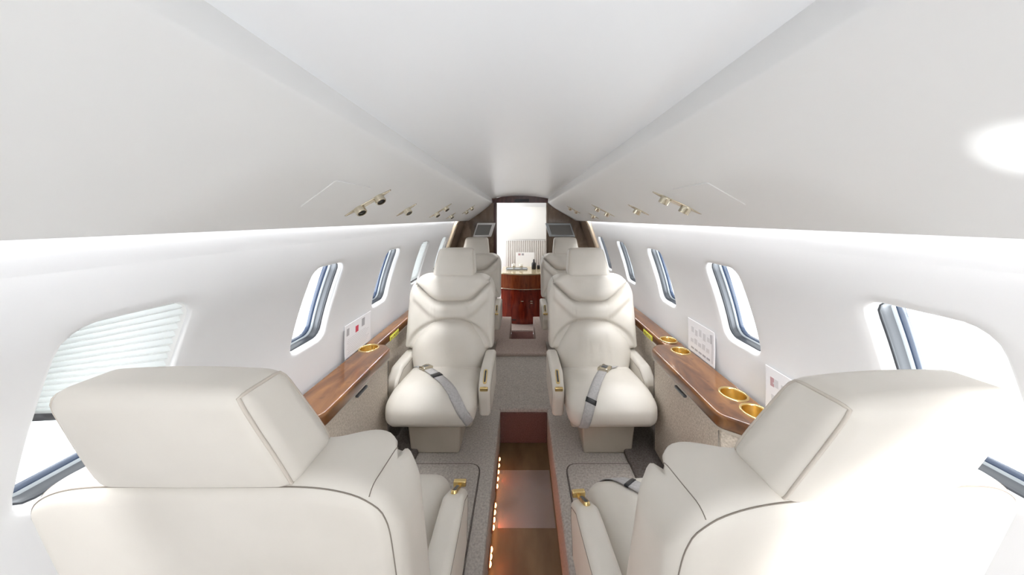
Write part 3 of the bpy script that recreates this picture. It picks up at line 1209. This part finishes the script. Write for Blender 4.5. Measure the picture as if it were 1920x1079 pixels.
def side_unit(name, sd, label, ps, skip, cups):
    """carpeted sidewall unit with a glossy wooden top"""
    z1 = EYE - TOP_H
    root = thing(name, label, 'ledge', (0, 0, FLOOR))
    poly = smooth_poly(ps, 0.022, 4, skip=skip)
    poly = [(p.x * sd, p.y) for p in poly]
    bm = bmesh.new()
    slab(bm, poly, z1 - 0.050 - FLOOR, z1 - FLOOR, 0.013, 5)
    top = link(name + '_top', bm, M['wood'], root, label='glossy burl walnut top')
    if cups:
        bmc = bmesh.new()
        for cx, cy, cr in cups:
            lathe(bmc, [(0, -0.08), (cr - 0.003, -0.08), (cr - 0.003, 0.05), (0, 0.05)], 40, Matrix.Translation((cx, cy, z1 - FLOOR)))
        cut = link('cutter', bmc, M['brass'], root)
        mod = top.modifiers.new('holes', 'BOOLEAN')
        mod.object = cut
        mod.operation = 'DIFFERENCE'
        mod.solver = 'EXACT'
        bpy.context.view_layer.update()
        dg = bpy.context.evaluated_depsgraph_get()
        me2 = bpy.data.meshes.new_from_object(top.evaluated_get(dg))
        top.modifiers.clear()
        top.data = me2
        for p in me2.polygons:
            if abs(p.normal.z) > 0.999:
                p.use_smooth = False
        bpy.data.objects.remove(cut)
    for cx, cy, cr in cups:
        bm = bmesh.new()
        lathe(bm, [(0, -0.078), (cr - 0.010, -0.078), (cr - 0.005, -0.072), (cr - 0.004, -0.002), (cr - 0.003, 0.002), (cr - 0.001, 0.0035), (cr + 0.003, 0.003), (cr + 0.0045, 0.0003)], 48, Matrix.Translation((cx, cy, z1 - FLOOR)))
        link('cup_holder', bm, M['brass'], root, label='brass cup holder')
    bm = bmesh.new()
    pi_ = inset_poly(poly, 0.008)
    loft(bm, [[(p.x, p.y, z) for p in pi_] for z in (z1 - 0.0575 - FLOOR, z1 - 0.0495 - FLOOR)], True, False)
    link('lip_strip', bm, M['piping'], root)
    bm = bmesh.new()
    pin = inset_poly(poly, 0.014)
    pin = [Vector((max(-0.772, min(0.772, p.x)), p.y)) for p in pin]
    loft(bm, [[(p.x, p.y, 0.0) for p in pin], [(p.x, p.y, z1 - 0.050 - FLOOR) for p in pin]], True, False)
    sp = link('side_panel', bm, M['side_carpet'], root, label='oatmeal carpeted front')
    sharp(sp, 25)
    return root, sp, z1


def side_ledge(sd, label_c, label_f, cups, cups_f, sticker_y):
    bx = WALL_CX * sd + 0.826          # back edge just inside the liner
    fw, fn = 0.652, 0.742
    root, sp, z1 = side_unit('side_console', sd, label_c, [(bx, 0.905), (0.738, 0.915), (fw, 0.975), (fw, 1.475), (0.700, 1.520), (bx, 1.520)], (0, 5), cups)
    for yy in (0.985, 1.465):
        bm = bmesh.new()
        tube(bm, [(sd * 0.6635, yy, 0.01), (sd * 0.6635, yy, z1 - 0.062 - FLOOR)], 0.0016, 5)
        link('panel_seam', bm, M['stitch'], sp)
    bm = bmesh.new()
    rbox(bm, (0.014, 0.075, 0.012), (sd * 0.660, 1.215, z1 - 0.066 - FLOOR), 0.004)
    link('table_latch', bm, M['steel_grey'], root, label='dark table latch')
    root, sp, z1 = side_unit('side_ledge', sd, label_f, [(bx, 1.522), (fn, 1.522), (fn, 2.95), (bx, 2.95)], (0, 1, 2, 3), cups_f)
    bm = bmesh.new()
    rbox(bm, (0.008, 0.030, 0.022), (sd * 0.746, 1.64, z1 - 0.11 - FLOOR), 0.004)
    link('socket', bm, M['champagne'], root, label='small metal socket')
    bm = bmesh.new()
    rbox(bm, (0.003, 0.115, 0.028), (sd * 0.734, sticker_y, z1 - 0.025 - FLOOR), 0.001)
    stk = link('sticker', bm, M['sticker'], root, label='yellow green sticker')
    for k in range(5):
        bm = bmesh.new()
        rbox(bm, (0.001, 0.012, 0.012), (sd * 0.732, sticker_y - 0.044 + k * 0.021, z1 - 0.025 - FLOOR), 0.0004)
        link('sticker_mark', bm, M['brass'], stk)


side_ledge(-1, 'walnut topped carpeted console on the left sidewall with a single cup holder', 'narrow walnut ledge with sticker behind the front left seat', [(-0.762, 1.470, 0.043)], [], 1.70)
side_ledge(1, 'walnut topped carpeted console on the right sidewall with three cup holders', 'narrow walnut ledge with sticker behind the front right seat, one cup holder',
           [(0.785, 1.085, 0.043), (0.790, 0.985, 0.043), (0.783, 1.440, 0.040)], [(0.789, 1.570, 0.040)], 1.70)


# ------------------------------------------------------------------ safety cards on the ledges
def safety_card(sd, y0, y1, h0, label, red, sketch):
    yc = (y0 + y1) / 2
    hb = TOP_H - 0.001
    root = thing('safety_card', label, 'card', WP(sd, yc, hb, -0.018))
    inv = -root.location
    def P(u, t, o_):
        """u along, t up; lies on the wall, foot standing a little out on the ledge"""
        h = hb + (h0 - hb) * t
        return WP(sd, y0 + (y1 - y0) * u, h, -0.004 - 0.014 * (1 - t) - o_) + inv
    def patch(u0, u1, t0, t1, o0, o1, nu=6, nt_=4):
        bm_ = bmesh.new()
        loops_ = []
        for i in range(nu + 1):
            u = u0 + (u1 - u0) * i / nu
            fr = [P(u, t0 + (t1 - t0) * j / nt_, o1) for j in range(nt_ + 1)]
            bk_ = [P(u, t0 + (t1 - t0) * j / nt_, o0) for j in range(nt_, -1, -1)]
            loops_.append(fr + bk_)
        loft(bm_, loops_)
        return bm_
    body = link('card_sheet', patch(0, 1, 0, 1, 0, 0.002), M['card'], root, False)
    def prt(u0, u1, t0, t1, mat):
        link('printed_block', patch(u0, u1, t0, t1, 0.002, 0.0024, 2, 2), mat, body, False)
    if sketch:
        prt(0.05, 0.10, 0.08, 0.9, M['print_pale'])
        for k in range(5):
            prt(0.16 + 0.15 * k, 0.26 + 0.15 * k, 0.62 - 0.05 * (k % 2), 0.76 + 0.04 * (k % 3), M['print_pale'])
            prt(0.18 + 0.15 * k, 0.29 + 0.15 * k, 0.30, 0.42 + 0.05 * (k % 2), M['print_pale'])
            prt(0.15 + 0.15 * k, 0.27 + 0.15 * k, 0.10, 0.16, M['print_grey'])
        prt(0.06, 0.14, 0.62, 0.88, M['print_grey'])
    else:
        prt(0.06, 0.15, 0.66, 0.88, M['print_grey'])
        prt(0.62, 0.74, 0.66, 0.92, M['print_grey'])
        for k in range(9):
            prt(0.07 + 0.02 * (k % 3), 0.80 + 0.04 * (k % 4), 0.09 + k * 0.055, 0.105 + k * 0.055, M['print_pale'])
    if red:
        u0 = 0.84 if sketch else 0.38
        prt(u0, u0 + (0.07 if sketch else 0.11), 0.60, 0.80, M['print_rose'] if sketch else M['print_red'])
    return root


safety_card(-1, 1.345, 1.575, 0.495, 'white card with one red and two grey squares on the left ledge', True, False)
safety_card(1, 1.27, 1.47, 0.495, 'white card of grey line drawings leaning between cup holders on the right ledge', False, True)
safety_card(1, 0.80, 1.005, 0.500, 'white card with a red square behind the near right headrest', True, True)


# ------------------------------------------------------------------ overhead fittings
def ov_frame(sd, x, y):
    """frame lying on the underside of the overhead panel: origin, across axis, along axis, downward normal"""
    def hh(q):
        for a, b in zip(OV, OV[1:]):
            if a[0] <= q <= b[0] and a[1] > -0.2:
                return a[1] + (b[1] - a[1]) * (q - a[0]) / max(1e-6, b[0] - a[0])
        return OV[12][1]
    p = H(ov_x(sd, x), y, hh(x))
    q = H(ov_x(sd, x + 0.02), y, hh(x + 0.02))
    u = (q - p).normalized()
    v = Vector((0, 1, 0))
    nrm = u.cross(v)
    if nrm.z > 0:
        nrm = -nrm
    return p, u, v, nrm


def reading_light(sd, x, y, half, skew, spots, label):
    p, u, v, nrm = ov_frame(sd, x, y)
    root = thing('reading_light', label, 'light', p, 0, 'overhead reading lights')
    ax = (u + v * skew).normalized()
    ay = nrm.cross(ax).normalized()
    mt = Matrix((ax, ay, nrm)).transposed().to_4x4()
    bm = bmesh.new()
    ol = []
    for i in range(33):
        t = -1 + 2 * i / 32
        ol.append((t * half, 0.016 * (1 - abs(t) ** 2.2)))
    ol = ol + [(a, -b) for a, b in reversed(ol[1:-1])]
    loops = []
    for z, s in ((-0.003, 1.0), (0.002, 1.0), (0.0035, 0.93)):
        loops.append([mt @ Vector((a * s, b * s, z)) for a, b in ol])
    loft(bm, loops)
    link('backplate', bm, M['champagne'], root)
    for off in spots:
        bm = bmesh.new()
        tilt = Matrix.Rotation(math.radians(14), 4, 'X')
        lathe(bm, [(0.0, -0.002), (0.0185, -0.002), (0.0185, 0.004), (0.017, 0.006), (0.017, 0.019), (0.0155, 0.021), (0.0125, 0.021), (0.0120, 0.016)], 28, mt @ Matrix.Translation((off, 0, 0.002)) @ tilt)
        lp = link('eyeball', bm, M['champagne'], root)
        sharp(lp, 40)
        bm = bmesh.new()
        lathe(bm, [(0.0121, 0.0155), (0.008, 0.018), (0.0, 0.019)], 24, mt @ Matrix.Translation((off, 0, 0.002)) @ tilt)
        link('lens', bm, M['black'], lp, label='dark lens')
    return root


for sd, side in ((-1, 'left'), (1, 'right')):
    reading_light(sd, 0.512, 0.975, 0.082, -0.35, (-0.034, 0.034), 'nearest twin reading light on the %s overhead panel, beside the access panel' % side)
    reading_light(sd, 0.532, 1.345, 0.052, -0.3, (0.0,), 'single spot on the %s overhead panel, just ahead of the nearest twin light' % side)
    reading_light(sd, 0.515, 1.86, 0.082, -0.35, (-0.034, 0.034), 'twin reading light on the %s overhead panel above the front seat' % side)
    reading_light(sd, 0.560, 2.30, 0.045, -0.3, (0.0,), 'small single spot on the %s overhead panel behind the front seat' % side)
    reading_light(sd, 0.470, 2.62, 0.070, -0.35, (-0.03, 0.03), 'farthest twin light on the %s overhead panel near the bulkhead' % side)
    # drop-down access panel
    root = None
    p, u, v, nrm = ov_frame(sd, 0.50, 0.80)
    root = thing('access_panel', 'flush white rectangular access panel in the %s overhead, beside the twin light' % side, 'panel', p)
    bm = bmesh.new()
    mt = Matrix((u, v, nrm)).transposed().to_4x4()
    pl = smooth_poly([(-0.055, -0.083), (0.055, -0.083), (0.055, 0.083), (-0.055, 0.083)], 0.006, 3)
    loops = []
    for z, i_ in ((-0.002, 0), (0.0010, 0), (0.0018, 0.001)):
        loops.append([mt @ Vector((q.x, q.y, z)) for q in inset_poly([tuple(w) for w in pl], i_)])
    loft(bm, loops)
    link('panel_door', bm, M['panel'], root)

# ------------------------------------------------------------------ arch trims, bulkhead, door
def arch_band(name, y0, y1, o_in, mat, label):
    bm = bmesh.new()
    for sd in (-1, 1):
        loops = []
        for i in range(41):
            h = 0.03 + 1.14 * i / 40
            loops.append([WP(sd, y0, h, 0.004), WP(sd, y0, h, -o_in + 0.003), WP(sd, y0 + 0.005, h, -o_in), WP(sd, y1 - 0.005, h, -o_in), WP(sd, y1, h, -o_in + 0.003), WP(sd, y1, h, 0.004)])
        loft(bm, loops)
    return structure(link(name, bm, mat), label, 'trim')


M['tan'] = simple('tan_trim', (0.42, 0.34, 0.25), 0.4)
for i_, sd in ((4, -1), (5, 1)):
    bm = bmesh.new()
    loops = []
    for i in range(41):
        h = 0.02 + 1.15 * i / 40
        loops.append([WP(sd, 2.975, h, 0.004), WP(sd, 2.975, h, -0.020), WP(sd, 2.982, h, -0.024), WP(sd, 3.048, h, -0.024), WP(sd, 3.055, h, -0.020), WP(sd, 3.055, h, 0.004)])
    loft(bm, loops)
    structure(link('trim_%d' % i_, bm, M['tan']), 'tan arched trim on the %s sidewall ahead of the last window' % ('left' if sd < 0 else 'right'), 'trim')
    # glossy closet side between arch and bulkhead
    bm = bmesh.new()
    loops = []
    for i in range(31):
        h = -0.10 + 1.28 * i / 30
        loops.append([WP(sd, 3.05, h, 0.01), WP(sd, 3.05, h, -0.010), WP(sd, Y_BULK, h, -0.010), WP(sd, Y_BULK, h, 0.01)])
    loft(bm, loops)
    structure(sharp(link('trim_%d' % (i_ + 2), bm, M['brown_wood'])), 'glossy brown closet side panel on the %s by the bulkhead' % ('left' if sd < 0 else 'right'), 'trim')

DXL, DXR, DTOP = -0.292, 0.300, -0.187
bm = bmesh.new()
for sd, xd in ((-1, DXL), (1, DXR)):
    pts = [(xd, 1.37)]
    pts += [(WALL_CX + sd * (wall_x(h) + 0.03), h) for h in [1.2 - 1.3 * i / 20 for i in range(21)]]
    pts += [(sd * 0.36, -0.32), (xd, -0.32)]
    loft(bm, [[H(x, Y_BULK + 0.001, h) for x, h in pts], [H(x, Y_BULK + 0.05, h) for x, h in pts]])
o = link('wall_front', bm, M['brown_wood'], None, False)
structure(o, 'taupe brown veneer bulkhead either side of the cabin doorway', 'wall')

door = bpy.data.objects.new('door_1', None)
COL.objects.link(door)
door.location = (0, Y_BULK, 0)
structure(door, 'dark mahogany framed doorway through the forward bulkhead, arched header above', 'doorway')
bm = bmesh.new()
rbox(bm, (0.032, 0.075, 1.55), (DXL - 0.016, 0.0275, EYE + 0.187 - 0.775), 0.004)
link('jamb', bm, M['dark_wood'], door)
bm = bmesh.new()
rbox(bm, (0.022, 0.075, 1.55), (DXR + 0.011, 0.0275, EYE + 0.187 - 0.775), 0.004)
link('jamb', bm, M['brown_wood'], door)
bm = bmesh.new()
ar = [(-0.34, DTOP)] + [(-0.34 + 0.68 * i / 20, -0.230 - 0.052 * (1 - ((i - 10) / 10) ** 2)) for i in range(21)] + [(0.34, DTOP)]
loft(bm, [[H(x, 0.0, h) for x, h in ar], [H(x, 0.05, h) for x, h in ar]])
hdr = link('header', bm, M['dark_wood'], door, False)
bm = bmesh.new()
rbox(bm, (0.17, 0.010, 0.035), (0.01, -0.004, EYE + 0.214), 0.003)
link('header_sign', bm, M['dark_slot'], hdr, False, label='unlit dark sign')

# tilted monitors / glossy cabinets beside the doorway
for sd, side, mx_, mw, mh in ((-1, 'left', 0.432, 0.215, 0.165), (1, 'right', 0.455, 0.300, 0.160)):
    root = thing('wall_monitor', 'grey tilted panel with %s edge on the bulkhead, %s of the doorway' % ('white' if sd < 0 else 'pale grey', side), 'screen', (sd * mx_, 3.435, 1.245), 0)
    root.rotation_euler = (math.radians(-8), 0, sd * math.radians(-16))
    def shear(p):
        return (p.x + sd * 0.35 * -p.z, p.y, p.z)
    bm = bmesh.new()
    rbox(bm, (mw, 0.03, mh), (0, 0, 0), 0.008, 0.1, shear)
    link('housing', bm, M['white'] if sd < 0 else M['pale_frame'], root)
    bm = bmesh.new()
    rbox(bm, (mw - 0.05, 0.006, mh - 0.045), (sd * 0.012, -0.016, 0.0), 0.002, 0.1, shear)
    link('screen', bm, M['screen'], root)

# ------------------------------------------------------------------ vestibule beyond the doorway
bm = bmesh.new()
rbox(bm, (1.9, 0.04, 1.9), (0, Y_END + 0.02, 0.85), 0.002)
rbox(bm, (0.04, Y_END - 3.56, 1.9), (0.80, (Y_END + 3.56) / 2, 0.85), 0.002)
rbox(bm, (1.9, Y_END - 3.55, 0.04), (0, (Y_END + 3.55) / 2, 1.72), 0.002)
rbox(bm, (0.04, 0.12, 1.9), (-0.80, 3.62, 0.85), 0.002)
o = link('wall_entry', bm, M['white'], None, False)
structure(o, 'white lined entry vestibule beyond the doorway', 'wall')

# curtain with a plain panel above it
root = thing('pleated_curtain', 'pale pleated curtain hanging beyond the doorway behind the galley cabinet', 'curtain', (0.07, 4.47, 0.62))
bm = bmesh.new()
rows = []
for z in (0.02, 0.15, 0.30, 0.42):
    rows.append([(-0.30 + 0.72 * i / 180, 0.012 * math.sin(i / 180 * 2 * math.pi * 22), z) for i in range(181)])
loft(bm, rows, False, False)
cu = link('cloth', bm, M['curtain'], root)
bm = bmesh.new()
rbox(bm, (0.76, 0.012, 0.012), (0.06, 0, 0.425), 0.004)
link('rail', bm, M['white'], root)
bm = bmesh.new()
rbox(bm, (0.66, 0.02, 0.50), (0, 0, 0), 0.006)
o = link('divider_panel', bm, simple('matt_ivory_panel', (0.70, 0.70, 0.68), 0.6), None)
o.location = (0.115, 4.46, 1.31)
o['label'] = 'plain ivory panel above the pleated curtain beyond the doorway'
o['category'] = 'panel'

# galley cabinet
root = thing('galley_cabinet', 'glossy red mahogany galley cabinet with bowed front beyond the doorway', 'cabinet', (0, 0, 0.02))
def bow(t):
    """front edge of the cabinet, t 0..1 from left to right"""
    x = -0.262 + 0.66 * t
    y = 3.80 + 0.05 * (1 - math.sin(min(1.0, t / 0.5) * math.pi / 2)) - 0.035 * math.sin(math.pi * min(1, t * 1.2))
    return x, y
FR = [bow(i / 30) for i in range(31)]
def cab(z0, z1, push):
    bm_ = bmesh.new()
    pl = [(x, y - push) for x, y in FR] + [(0.398, 4.32), (-0.262, 4.32)]
    loft(bm_, [[(x, y, z0) for x, y in pl], [(x, y, z1) for x, y in pl]])
    return bm_
sharp(link('lower_body', cab(0.0, 0.445, 0.0), M['mahogany'], root), 30)
sharp(link('upper_body', cab(0.452, 0.635, 0.012), wood('orange_mahogany', [(0.16, 0.028, 0.010), (0.27, 0.06, 0.018), (0.38, 0.10, 0.03)], 6.0, (3.0, 3.0, 0.5)), root, label='lighter orange brown upper band'), 30)
link('trim_rail', cab(0.444, 0.453, 0.016), M['champagne'], root, label='thin brass rail')
link('counter_top', cab(0.634, 0.652, 0.020), simple('cream_counter', (0.62, 0.52, 0.34), 0.15, 0.3, 0.5), root, label='pale gold counter')
for t0, t1 in ((0.02, 0.47), (0.50, 0.99)):
    bm = bmesh.new()
    pts = [bow(t0 + (t1 - t0) * i / 14) for i in range(15)]
    loft(bm, [[(x, y - 0.001, z) for x, y in pts] + [(x, y - 0.009, z) for x, y in reversed(pts)] for z in (0.03, 0.035, 0.42, 0.425)])
    dr = sharp(link('cabinet_door', bm, M['mahogany'], root), 30)
    kx, ky = bow(t1 - 0.05 if t0 < 0.3 else t0 + 0.1)
    bm = bmesh.new()
    for kz in ((0.30,) if t0 < 0.3 else (0.30, 0.275)):
        rbox(bm, (0.032, 0.02, 0.010), (kx, ky - 0.016, kz), 0.004)
    link('pull', bm, M['champagne'], dr)
    bm = bmesh.new()
    rbox(bm, (0.10, 0.012, 0.018), ((bow((t0 + t1) / 2)[0]), bow((t0 + t1) / 2)[1] - 0.012, 0.055), 0.003)
    link('foot_vent', bm, M['dark_wood'], dr)

CT = 0.672
# things on the galley counter
def on_counter(name, label, cat, x, y):
    return thing(name, label, cat, (x, y, CT))
b_ = on_counter('bottle', 'dark bottle standing at the right of the galley counter', 'bottle', 0.178, 4.10)
link('bottle_body', lathe(bmesh.new(), [(0, 0), (0.030, 0.0), (0.032, 0.005), (0.032, 0.075), (0.026, 0.09), (0.012, 0.10), (0.011, 0.112)], 24), M['black'], b_)
link('cap', lathe(bmesh.new(), [(0, 0.110), (0.013, 0.110), (0.013, 0.128), (0.0, 0.130)], 20), M['steel_grey'], b_)
link('stopper', lathe(bmesh.new(), [(0, 0.129), (0.008, 0.130), (0.009, 0.138), (0.0, 0.142)], 16), M['black'], b_)
b_ = on_counter('jar', 'small black jar beside the dark bottle on the galley counter', 'jar', 0.245, 4.12)
link('jar_body', lathe(bmesh.new(), [(0, 0), (0.020, 0.0), (0.022, 0.004), (0.022, 0.04), (0.018, 0.045)], 20), M['black'], b_)
link('jar_lid', lathe(bmesh.new(), [(0.0, 0.044), (0.019, 0.044), (0.019, 0.054), (0, 0.055)], 20), M['steel_grey'], b_)
b_ = on_counter('tray', 'shallow grey tray on the left of the galley counter', 'tray', -0.06, 4.08)
bm = bmesh.new()
slab(bm, smooth_poly([(-0.15, -0.07), (0.15, -0.07), (0.15, 0.07), (-0.15, 0.07)], 0.03, 4), 0.0, 0.010, 0.003, 2)
link('tray_base', bm, M['pale_frame'], b_)
bm = bmesh.new()
tube(bm, [(q.x, q.y, 0.012) for q in smooth_poly([(-0.146, -0.066), (0.146, -0.066), (0.146, 0.066), (-0.146, 0.066)], 0.03, 4)], 0.004, 6, True)
link('tray_rim', bm, M['steel_grey'], b_)
for cx_, nm in ((-0.105, 'left'), (0.0, 'right')):
    g_ = thing('tumbler', 'short pale tumbler on the grey tray, %s of the pair' % nm, 'glass', (cx_, 4.06, CT + 0.0105), 0, 'tumblers on the tray')
    link('tumbler_wall', lathe(bmesh.new(), [(0, 0.0), (0.020, 0.0), (0.022, 0.004), (0.026, 0.07), (0.024, 0.07), (0.020, 0.008), (0, 0.006)], 24), simple('pale_glazed', (0.75, 0.74, 0.68), 0.1), g_)
    link('tumbler_band', lathe(bmesh.new(), [(0.0236, 0.020), (0.0246, 0.020), (0.0262, 0.045), (0.0252, 0.045)], 24), M['champagne'], g_)
b_ = on_counter('notice_card', 'white notice sheet with two small squares propped behind the tumblers', 'sign', 0.06, 4.30)
b_.rotation_euler = (math.radians(-6), 0, 0)
bm = bmesh.new()
rbox(bm, (0.27, 0.003, 0.21), (0, 0, 0.105), 0.001)
nc = link('sheet', bm, M['white'], b_, False)
for sx_, mm in ((-0.085, M['print_rose']), (-0.035, M['print_grey'])):
    bm = bmesh.new()
    rbox(bm, (0.034, 0.001, 0.030), (sx_, -0.0022, 0.180), 0.0003)
    link('printed_square', bm, mm, nc, False)
